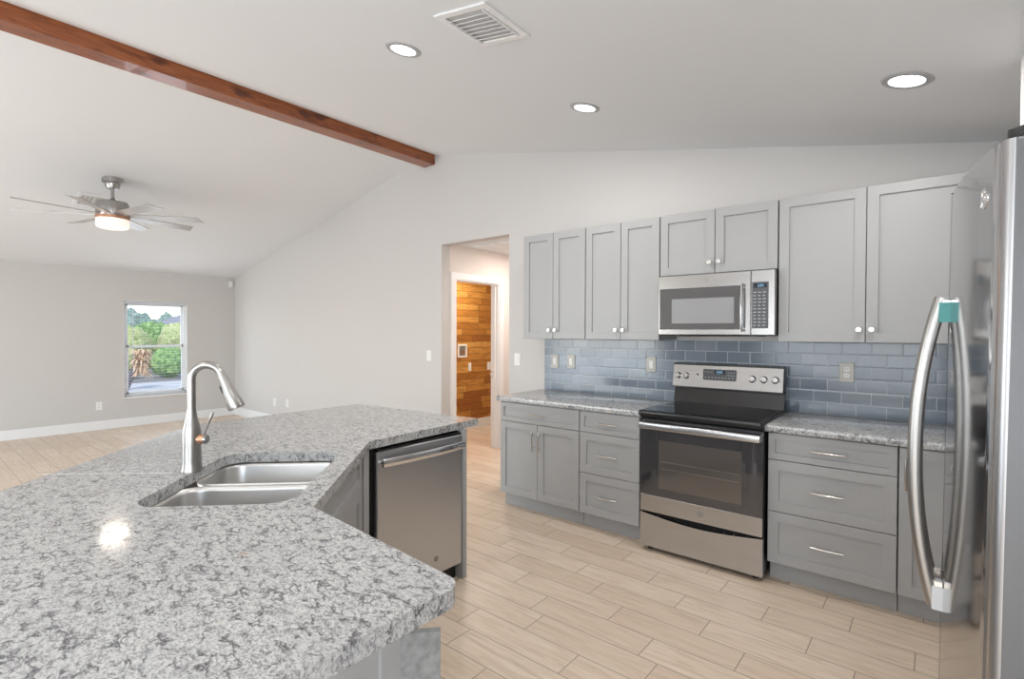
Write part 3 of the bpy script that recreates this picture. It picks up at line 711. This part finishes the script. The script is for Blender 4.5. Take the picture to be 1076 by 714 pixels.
# sink frame: t along the diagonal (towards the hallway), n across it (towards the kitchen)
S2 = math.sqrt(.5)
def TN(t_, n_): return ((-t_ + n_) * S2, (t_ + n_) * S2)
ST0, ST1, SN0, SN1 = 1.615, 2.300, -.990, -.518
def slab(bm, outer, hole, z0, z1):
    def loop(pts, z): return [bm.verts.new((x, y, z)) for x, y in pts]
    res = []
    for z in (z0, z1):
        a = loop(outer, z); b = loop(hole, z)
        ea = [bm.edges.new((a[i], a[(i + 1) % len(a)])) for i in range(len(a))]; eb = [bm.edges.new((b[i], b[(i + 1) % len(b)])) for i in range(len(b))]
        bmesh.ops.triangle_fill(bm, use_beauty=True, edges=ea + eb); res.append((a, b))
    for j in (0, 1):
        p, q = res[0][j], res[1][j]; n = len(p)
        for i in range(n): bm.faces.new((p[i], p[(i + 1) % n], q[(i + 1) % n], q[i]))
    return bm
hole = [TN(a, b) for a, b in rrect(ST0, ST1, SN0, SN1, .085, 8)]
bm = B(); slab(bm, outline, hole, CT - .040, CT); isl = obj('granite_countertop', bm, M['granite']); tag(isl, 'large angled granite island countertop with the undermount sink cut into it', 'countertop')
bv = isl.modifiers.new('bevel', 'BEVEL'); bv.width = .004; bv.segments = 2; bv.limit_method = 'ANGLE'; bv.angle_limit = R(60)
bm = B()
sa, sb = Vector((-2.52, .345)), Vector((-2.165, .665)); dd = (sb - sa).normalized(); nn_ = Vector((-dd.y, dd.x)) * .0011
vs = [bm.verts.new((q.x, q.y, z)) for z in (CT - .001, CT + .0004) for q in (sa - nn_, sb - nn_, sb + nn_, sa + nn_)]
for f in ((0, 1, 2, 3), (4, 5, 6, 7), (0, 1, 5, 4), (1, 2, 6, 5), (2, 3, 7, 6), (3, 0, 4, 7)): bm.faces.new([vs[i] for i in f])
obj('slab_seam', bm, M['film'], isl, 'thin pale joint line between two granite slabs')

# sink: one thing with two bowls
th = thing('kitchen_sink', 'stainless double bowl undermount sink in the granite island', 'sink', (*TN((ST0 + ST1) / 2, (SN0 + SN1) / 2), CT - .24))
def bowl(t0, t1, n0, n1, z1, dep, drain):
    bm = B(); rings = []
    prof = [(0.0, z1, .075), (.004, z1 - .02, .074), (.012, z1 - dep + .05, .07), (.022, z1 - dep + .02, .065), (.045, z1 - dep + .004, .05), (.075, z1 - dep, .035)]
    for ins, z, r_ in prof: rings.append([bm.verts.new((*TN(a, b), z)) for a, b in rrect(t0 + ins, t1 - ins, n0 + ins, n1 - ins, r_, 6)])
    for a, b in zip(rings, rings[1:]):
        for i in range(len(a)): bm.faces.new((a[i], a[(i + 1) % len(a)], b[(i + 1) % len(b)], b[i]))
    bm.faces.new(rings[-1]); o = obj('bowl', bm, M['sink'], th)
    so_ = o.modifiers.new('solid', 'SOLIDIFY'); so_.thickness = .0015; so_.offset = 1
    bm = B(); lathe(bm, [(.045, 0), (.045, .003), (.034, .004), (.030, -.004), (0, -.005)], Matrix.Translation((*TN((t0 + t1) / 2, (n0 + n1) / 2), z1 - dep + .001)), 24); obj('drain', bm, M['chrome'], o)
zr = CT - .0405; TD = 1.972
bowl(ST0 - .006, TD - .012, SN0 - .006, SN1 + .006, zr, .215, 0); bowl(TD + .012, ST1 + .006, SN0 - .006, SN1 + .006, zr, .185, 0)
bm = B()
def TNbox(bm, t0, t1, n0, n1, z0, z1, bev=0, seg=2): prism(bm, [TN(t0, n0), TN(t0, n1), TN(t1, n1), TN(t1, n0)], z0, z1, I4, bev, seg)
TNbox(bm, TD - .0125, TD + .0125, SN0 - .004, SN1 + .004, zr - .035, zr - .012, .006); obj('divider', bm, M['sink'], th)

# faucet
fx0, fy0 = -2.150, .724
th = thing('kitchen_faucet', 'brushed nickel gooseneck pull-down faucet standing behind the island sink', 'faucet', (fx0, fy0, CT))
T0 = Matrix.Translation((fx0, fy0, CT))
bm = B(); lathe(bm, [(.037, .0), (.037, .004), (.0345, .012), (.0325, .03), (.0318, .10), (.0315, .150), (.027, .172), (.0195, .20), (.0165, .222), (.016, .228)], T0, 32); obj('body', bm, M['nickel'], th)
q = Vector((S2, S2, 0)); Rr = .055; pts = []; zc_ = CT + .341
pts.append(Vector((fx0, fy0, CT + .225)))
for k in range(6): pts.append(Vector((fx0, fy0, CT + .25 + (zc_ - CT - .25) * k / 5)))
for k in range(1, 15):
    a = PI - k * (R(162)) / 14; pts.append(Vector((fx0, fy0, zc_)) + q * (Rr + Rr * math.cos(a)) + Vector((0, 0, Rr * 1.0 * math.sin(a))))
bm = B(); tube(bm, pts, .0148, 18); obj('spout', bm, M['nickel'], th)
e = pts[-1]; tdir = (pts[-1] - pts[-2]).normalized()
hp = [e - tdir * .005, e + tdir * .03, e + tdir * .085, e + tdir * .128, e + tdir * .138]
bm = B(); tube(bm, hp, [.0160, .0178, .0235, .0310, .0290], 22); sh = obj('spray_head', bm, M['nickel'], th)
ndir = Vector((-q.x * tdir.z, -q.y * tdir.z, 0)).normalized(); side = tdir.cross(Vector((q.y, -q.x, 0))).normalized()
pb = e + tdir * .052 - (side if side.dot(q) > 0 else -side) * .020
bm = B(); tube(bm, [pb - tdir * .014, pb + tdir * .014], .006, 10); obj('spray_button', bm, M['rubber'], sh)
# lever on the side
sd_ = Vector((.80, .60, 0)).normalized(); hb = Vector((fx0, fy0, CT + .118))
bm = B(); tube(bm, [hb + sd_ * .026, hb + sd_ * .052], .0175, 20); lv = obj('lever_hub', bm, M['copper_and_reflection'], th)  # hub coloured copper to paint in its warm reflection
bm = B(); tube(bm, [hb + sd_ * .052, hb + sd_ * .060], [.0180, .0150], 20); tube(bm, [hb + sd_ * .045 + Vector((0, 0, .012)), hb + sd_ * .060 + Vector((0, 0, .05)), hb + sd_ * .082 + Vector((0, 0, .098))], [.0045, .004, .0055], 10); obj('lever', bm, M['nickel'], lv)

# dishwasher (front faces +X)
DWX, DY_0, DY_1 = -2.098, 1.516, 2.098
Xd = frame(DWX, DY_0, 0, 90)
th = thing('dishwasher', 'stainless dishwasher built into the island end under the granite', 'dishwasher', (DWX - .3, (DY_0 + DY_1) / 2, 0))
w_ = DY_1 - DY_0
bm = B(); box(bm, -.045, w_ + .002, .035, .56, .09, CB - .012, 0, Xd); obj('tub', bm, M['dark'], th)  # widened in near-black, painting the shaded gap beside the door
bm = B(); box(bm, 0, w_, 0, .033, .095, .838, .005, Xd); df = obj('door', bm, M['steelv'], th)
bm = B(); box(bm, .003, w_ - .003, .004, .034, .838, .850, .002, Xd); obj('control_strip', bm, M['blackmetal'], df)
bm = B(); pts = []
for k in range(17):
    s = -1 + 2 * k / 16; pts.append(Xd @ Vector((w_ / 2 + s * (w_ / 2 - .012), -.030 - .016 * (1 - s * s), .785)))
tube(bm, pts, .0105, 12, 2.0)
for s in (.02, w_ - .02): tube(bm, [Xd @ Vector((s, -.0005, .785)), Xd @ Vector((s, -.032, .785))], .0095, 12)
obj('handle', bm, M['chrome'], df, 'bowed polished steel bar handle')
bm = B(); monogram(bm, Xd @ Matrix.Translation((w_ * .66, 0, .185)) @ Matrix.Rotation(R(90), 4, 'X'), .016); obj('badge', bm, M['plate'], df)
bm = B(); box(bm, .01, w_ - .004, .05, .07, .0, .09, 0, Xd); obj('toe_panel', bm, M['black'], th)

# island end panel and back
bm = B(); prism(bm, [(-2.095, 2.104), (-2.095, 2.134), (-3.0, 2.134), (-3.0, 2.104)], 0, CB - .001); tag(obj('end_panel', bm, M['cab']), 'tall narrow grey end panel beside the dishwasher', 'cabinet panel')
bm = B(); prism(bm, [(-2.99, 2.100), (-3.02, 2.100), (-3.02, 1.15), (-2.70, .83), (-2.68, .85), (-2.99, 1.16)], 0, CB - .001); tag(obj('island_back_panel', bm, M['cab']), 'grey panel closing the living room side of the island', 'cabinet panel')
# diagonal sink base
OA = NA - Vector((S2, S2)) * .027; Xs = frame(OA.x, OA.y, 0, 135); SWd = (NB - NA).length
th = thing('sink_base_cabinet', 'grey diagonal sink base cabinet in the inner corner of the island', 'cabinet', (*TN(1.95, -.6), 0))
bm = B()
box(bm, .015, SWd - .02, .0205, .04, TB, CB - .001, 0, Xs); box(bm, -.06, .015, .0205, .04, 0, CB - .001, 0, Xs)
box(bm, SWd - .02, SWd + .005, .006, .025, 0, CB - .001, 0, Xs)
obj('face_frame', bm, M['cab'], th)
bm = B(); box(bm, .02, SWd - .02, .07, .085, 0, TB, 0, Xs); obj('toe_kick', bm, M['cab'], th)
sw_ = SWd - .06
bm = B(); shaker(bm, sw_, zt - zd, Xs, fr=.036, px=.015, pz=zd); obj('drawer', bm, M['cab'], th)
for k in (0, 1):
    bm = B(); shaker(bm, sw_ / 2, zd - TB, Xs, px=.015 + k * sw_ / 2, pz=TB); d_ = obj('door', bm, M['cab'], th)
    pull((.015 + sw_ / 2) + (-.03 if k == 0 else .03), zd - .13, Xs, vert=True, parent=d_)
# filler beside dishwasher
bm = B(); box(bm, -2.117, -2.099, 1.440, 1.470, 0, CB - .001); tag(obj('filler_strip', bm, M['cab']), 'narrow grey filler strip between the diagonal sink base and the dishwasher', 'cabinet panel')
# near arm cabinet
th = thing('island_cabinet', 'grey cabinet under the near end of the island with a panelled side', 'cabinet', (-1.2, .40, 0))
bm = B(); box(bm, -1.40, -.945, .06, .735, TB, CB - .001); obj('body', bm, M['cab'], th)
bm = B(); box(bm, -1.40, -.99, .12, .67, 0, TB); obj('toe_kick', bm, M['cab'], th)
Xe = frame(-.925, .06, 0, 90)
bm = B(); shaker(bm, .675, CB - TB - .002, Xe, px=0, pz=TB, gap=0); obj('side_panel', bm, M['cab'], th)
bm = B(); cA = Vector((-.928, .728)); dv = Vector((.7, .72)).normalized(); nv = Vector((dv.y, -dv.x)) * .018; cB_ = cA + dv * .093
prism(bm, [cA.to_tuple(), cB_.to_tuple(), (cB_ - nv).to_tuple(), (cA - nv).to_tuple()], .09, .745); obj('corner_panel', bm, M['cabside'], th, 'mottled darker grey corner panel standing proud of the cabinet')
Xf = frame(-.945, .755, 0, 180)
for k in range(1):
    bm = B(); shaker(bm, .46, zd - TB, Xf, px=0, pz=TB); d_ = obj('door', bm, M['cab'], th); pull(.43, zd - .13, Xf, vert=True, parent=d_)
    bm = B(); shaker(bm, .46, zt - zd, Xf, fr=.036, px=0, pz=zd); d_ = obj('drawer', bm, M['cab'], th); pull(.23, (zd + zt) / 2, Xf, parent=d_)

# ------------------------------------------------------------------ beam
bm = B(); box(bm, -4.405, -4.235, Y_B + .001, W_Y - .001, 3.250, 3.40, .006)
tag(obj('ceiling_beam', bm, M['beam']), 'long red-brown stained wooden beam running under the ceiling ridge', 'beam')

# ------------------------------------------------------------------ recessed lights on the right slope
def slopeM(x, y, left=False):
    a = math.atan(-SL if left else SR)
    return Matrix.Translation((x, y, ceilz(x))) @ Matrix.Rotation(a, 4, 'Y')
LAMP = 10
def downlight(x, y, label):
    X = slopeM(x, y); th = thing('recessed_light', label, 'ceiling light', (x, y, ceilz(x)), 'recessed ceiling lights')
    bm = B(); lathe(bm, [(.066, -.002), (.068, -.007), (.090, -.006), (.096, -.001), (.096, .004), (.066, .004), (.066, -.002)], X, 40)
    obj('trim_ring', bm, M['ring'], th)
    bm = B(); lathe(bm, [(0, -.0045), (.068, -.004), (.068, .003), (0, .003)], X, 36); obj('lens', bm, M['lens'], th)
    d = bpy.data.lights.new('lamp', 'AREA'); d.shape = 'DISK'; d.size = .13; d.energy = LAMP; d.color = (1, .975, .945)
    o = bpy.data.objects.new('lamp', d); COL.objects.link(o); o.matrix_world = X @ Matrix.Translation((0, 0, -.012))
downlight(-2.248, 1.797, 'round white recessed ceiling light nearest the wooden beam')
downlight(-1.741, 2.838, 'round white recessed ceiling light farthest back, above the microwave side')
downlight(-.110, 2.842, 'round white recessed ceiling light at the right, above the widest wall cabinet')
downlight(-.60, .9, 'unseen recessed ceiling light added above the near end of the island')  # out-of-view fixture added to the kitchen lighting
downlight(-2.4, -.8, 'unseen recessed ceiling light added behind the island')  # second added fixture, also out of view

# ceiling register on the right slope
def register(name, X, s, label, nsl=7, m='trim'):
    th = thing(name, label, 'vent', X @ Vector((0, 0, 0)))
    bm = B(); o_ = s / 2; i_ = s / 2 - .035
    for x0, x1, y0, y1 in ((-o_, o_, -o_, -i_), (-o_, o_, i_, o_), (-o_, -i_, -i_, i_), (i_, o_, -i_, i_)): box(bm, x0, x1, y0, y1, -.010, 0, .003, X)
    obj('frame', bm, M[m], th)
    bm = B(); box(bm, -i_, i_, -i_, i_, -.0015, 0, 0, X); obj('duct', bm, M['wall'], th)
    st_ = 2 * i_ / (nsl + 1)
    for k in range(nsl):
        y = -i_ + st_ * (k + 1); T = X @ Matrix.Translation((0, y, -.008)) @ Matrix.Rotation(R(38), 4, 'X')
        bm = B(); box(bm, -i_ + .012, i_ - .012, -.0125, .0125, -.001, .001, 0, T); obj('louver', bm, M[m], th)
    for xx in (-i_ + .004, i_ - .010): bm = B(); box(bm, xx, xx + .006, -i_, i_, -.016, -.004, .001, X); obj('side_rail', bm, M[m], th)
register('ceiling_vent', slopeM(-1.620, 1.750), .32, 'white square ceiling vent with louvres between the kitchen ceiling lights')
register('ceiling_vent', slopeM(-6.98, 1.44, True), .34, 'grey ceiling vent on the far slope behind the ceiling fan', 6)

# ------------------------------------------------------------------ ceiling fan
fx_, fy_ = -6.395, 1.455; cz = ceilz(fx_)
th = thing('ceiling_fan', 'brushed nickel eight-blade ceiling fan with a lit drum light kit', 'ceiling fan', (fx_, fy_, 2.45))
def TZ(z): return Matrix.Translation((fx_, fy_, z))
bm = B(); lathe(bm, [(.026, cz - .100), (.052, cz - .094), (.064, cz - .060), (.066, cz - .042), (.086, cz - .036), (.088, cz + .012)], TZ(0), 30); obj('canopy', bm, M['nickel'], th)
bm = B(); lathe(bm, [(.0155, 2.72), (.0155, cz - .10)], TZ(0), 14); obj('downrod', bm, M['nickel'], th)
bm = B(); lathe(bm, [(.135, 2.575), (.138, 2.582), (.138, 2.70), (.125, 2.722), (.06, 2.728), (.03, 2.745), (.018, 2.76), (0, 2.76)], TZ(0), 36); obj('motor_housing', bm, M['nickel'], th)
bm = B(); lathe(bm, [(0, 2.452), (.10, 2.455), (.132, 2.468), (.137, 2.49), (.137, 2.552), (0, 2.552)], TZ(0), 36); obj('light_shade', bm, M['fanlens'], th)
bm = B(); lathe(bm, [(.142, 2.548), (.142, 2.578), (0, 2.578)], TZ(0), 36); obj('light_ring', bm, M['copper_and_reflection'], th)
phi = YAW
for k in range(8):
    a = R(17 + 45 * k) + phi
    Xb = Matrix.Translation((fx_, fy_, 2.592)) @ Matrix.Rotation(a, 4, 'Z') @ Matrix.Rotation(R(-12), 4, 'X')
    bm = B(); prism(bm, [(.10, -.035), (.16, -.045), (.755, -.066), (.795, .060), (.16, .045), (.10, .035)], -.004, .004, Xb); obj('blade', bm, M['blade'], th)
d = bpy.data.lights.new('fan_lamp', 'AREA'); d.shape = 'DISK'; d.size = .24; d.energy = 4; d.color = (1, .88, .74)
o = bpy.data.objects.new('fan_lamp', d); COL.objects.link(o); o.location = (fx_, fy_, 2.445)

# ------------------------------------------------------------------ window
XO = X_L - .15
bm = B()
for y0, y1, z0, z1 in ((WY0, WY0 + .04, WZ0, WZ1), (WY1 - .04, WY1, WZ0, WZ1), (WY0, WY1, WZ0, WZ0 + .04), (WY0, WY1, WZ1 - .04, WZ1)): box(bm, XO + .05, XO + .11, y0, y1, z0, z1, .002)
wd = struct('window_1', bm, M['vinyl'])
bm = B(); zm = 1.195
for z0, z1, xo in ((WZ0 + .04, zm + .02, .087), (zm - .02, WZ1 - .04, .062)):
    for a, b, c_, d_ in ((WY0 + .04, WY0 + .07, z0, z1), (WY1 - .07, WY1 - .04, z0, z1), (WY0 + .04, WY1 - .04, z0, z0 + .035), (WY0 + .04, WY1 - .04, z1 - .035, z1)): box(bm, XO + xo, XO + xo + .02, a, b, c_, d_, .002)
struct('window_sash', bm, M['vinyl'], wd)
bm = B(); box(bm, XO + .094, XO + .097, WY0 + .06, WY1 - .06, WZ0 + .06, zm); struct('window_pane', bm, M['glass'], wd)
bm = B(); box(bm, XO + .069, XO + .072, WY0 + .06, WY1 - .06, zm, WZ1 - .06); struct('window_pane', bm, M['glass'], wd)
bm = B(); box(bm, XO + .11, X_L + .018, WY0 - .015, WY1 + .015, WZ0 - .02, WZ0 + .004, .003)
struct('window_sill', bm, M['trim'], wd)
bm = B()
box(bm, X_L - .039, X_L + .001, WY0, WY0 + .006, WZ0, WZ1); box(bm, X_L - .039, X_L + .001, WY1 - .006, WY1, WZ0, WZ1); box(bm, X_L - .039, X_L + .001, WY0, WY1, WZ1 - .006, WZ1)
struct('window_reveal', bm, M['trim'], wd)
th = thing('window_blind', 'white horizontal slat blind hanging open inside the window', 'blind', (X_L - .04, (WY0 + WY1) / 2, WZ0 + .02))
bm = B(); box(bm, X_L - .037, X_L - .002, WY0 + .01, WY1 - .01, WZ1 - .055, WZ1 - .008, .004); obj('headrail', bm, M['slat'], th)
bm = B(); ns = 33
for k in range(ns):
    z = WZ0 + .05 + (WZ1 - WZ0 - .12) * k / (ns - 1); box(bm, X_L - .036, X_L - .008, WY0 + .013, WY1 - .013, z - .0006, z + .0006)
obj('slats', bm, M['slat'], th)
bm = B(); box(bm, X_L - .037, X_L - .007, WY0 + .012, WY1 - .012, WZ0 + .014, WZ0 + .030, .003); obj('bottom_rail', bm, M['slat'], th)
bm = B(); tube(bm, [(X_L + .003, WY0 + .12, WZ1 - .05), (X_L + .003, WY0 + .12, .80)], .004, 8); obj('wand', bm, M['slat'], th)
# motion sensor
bm = B(); prism(bm, rrect(-.028, .028, -.05, .05, .01, 4), 0, .035, Matrix.Translation((X_L + .002, 3.745, 2.235)) @ Matrix(((0, 0, 1, 0), (1, 0, 0, 0), (0, 1, 0, 0), (0, 0, 0, 1))), .006, 2)
tag(obj('motion_sensor', bm, M['white']), 'small white motion sensor high in the corner of the window wall', 'sensor')

# ------------------------------------------------------------------ outside
bm = B(); box(bm, -80, XO - .05, -40, 60, -.5, -.22)
struct('ground', bm, M['road'])
bm = B(); box(bm, -24, -19.6, -15, 40, -.22, -.17); tag(obj('gravel_verge', bm, M['gravel']), 'gravel strip in front of the hedge outside the window', 'ground strip')
def shrub(name, x, y, z, r, h, m, label, cat, sub=4, amp=.30, fq=2.4):
    bm = B(); bmesh.ops.create_icosphere(bm, subdivisions=sub, radius=1)
    sd_v = Vector((x * 3.1, y * 1.7, z))
    for v in bm.verts:
        d = v.co.normalized(); q_ = noise.fractal(d * fq + sd_v, .8, 2.0, 4) * amp + noise.noise(d * 9 + sd_v) * .10
        v.co = Vector((x + d.x * r * (1 + q_), y + d.y * r * (1 + q_), max(z, z + h * .5 + d.z * h * .5 * (1 + q_))))
    return tag(obj(name, bm, m), label, cat)
for sx_, sy_, sr_, sh_, sm_, lab in (
    (-20.4, 6.15, .48, 1.05, 'leaf', 'round dark green shrub outside at the lower right of the window view'),
    (-20.8, 4.95, .42, .85, 'leaf', 'small green shrub outside behind the dry palm fronds'),
    (-23.2, 4.10, .74, 1.8, 'leaf', 'tall hedge bush outside at the left edge of the window view'),
    (-23.4, 5.75, .78, 1.75, 'leafy', 'pale yellow green hedge bush outside left of the window centre'),
    (-23.2, 7.40, .76, 1.95, 'leafy', 'pale yellow green hedge bush outside right of the window centre'),
    (-23.3, 9.0, .72, 1.85, 'leaf', 'green hedge bush outside just past the right window edge'),
    (-25.4, 7.15, .8, 2.0, 'leaf', 'green bush filling the gap behind the pale hedge bushes'),
    (-25.4, 5.3, .8, 1.9, 'leaf', 'green bush behind the hedge on the left of the window view'),
    (-23.3, 2.50, .70, 1.9, 'leafy', 'pale hedge bush outside hidden left of the window')):
    shrub('shrub', sx_, sy_, -.165, sr_, sh_, M[sm_], lab, 'shrub', amp=.16)
shrub('tree', -42, 10.6, -.2, 1.5, 2.9, M['leafd'], 'distant grey green tree seen through the upper left of the window', 'tree', amp=.25)
shrub('tree', -46, 13.9, -.2, .9, 2.9, M['leafd'], 'small distant grey green tree above the neighbouring roof', 'tree', amp=.25)
# leaning palm with dry fronds
th = thing('palm_tree', 'leaning palm with dry orange fronds outside the lower left of the window', 'palm', (-17.6, 4.4, -.22))
bm = B(); tube(bm, [(-17.6, 4.22, -.22), (-17.65, 4.40, .15), (-17.7, 4.62, .50)], [.12, .09, .08], 12); obj('trunk', bm, M['bark'], th)
bm = B(); c = Vector((-17.7, 4.66, .50)); rnd = random.Random(3)
for k in range(190):
    a = rnd.uniform(0, 2 * PI); L = rnd.uniform(.22, .36); up = rnd.uniform(-.25, .55); dv = Vector((math.cos(a), math.sin(a), 0)); sdv = Vector((-dv.y, dv.x, 0))
    prev = None
    for j in range(7):
        s = j / 6; pnt = c + dv * L * s + Vector((0, 0, up * math.sin(s * PI * .6) - .22 * s * s)); wd_ = .028 * math.sin(PI * min(1, s * .9 + .08))
        cur = (bm.verts.new(pnt - sdv * wd_ - Vector((0, 0, wd_ * .5))), bm.verts.new(pnt), bm.verts.new(pnt + sdv * wd_ - Vector((0, 0, wd_ * .5))))
        if prev: bm.faces.new((prev[0], prev[1], cur[1], cur[0])); bm.faces.new((prev[1], prev[2], cur[2], cur[1]))
        prev = cur
obj('fronds', bm, M['dry'], th)
# neighbouring house
th = thing('house', 'neighbouring house with a low grey hip roof beyond the hedge', 'house', (-37, 12.5, -.22))
bm = B(); box(bm, -39.5, -35, 11.2, 17, -.22, 1.75); obj('wall', bm, M['stucco'], th)
bm = B(); a = [bm.verts.new(v) for v in ((-40, 10.7, 1.75), (-34.5, 10.7, 1.75), (-34.5, 17.5, 1.75), (-40, 17.5, 1.75), (-37.2, 12.6, 2.75), (-37.2, 15.5, 2.75))]
for f in ((0, 1, 4), (1, 2, 5, 4), (2, 3, 5), (3, 0, 4, 5), (0, 3, 2, 1)): bm.faces.new([a[i] for i in f])
obj('roof', bm, M['roof'], th)
bpy.context.view_layer.update()
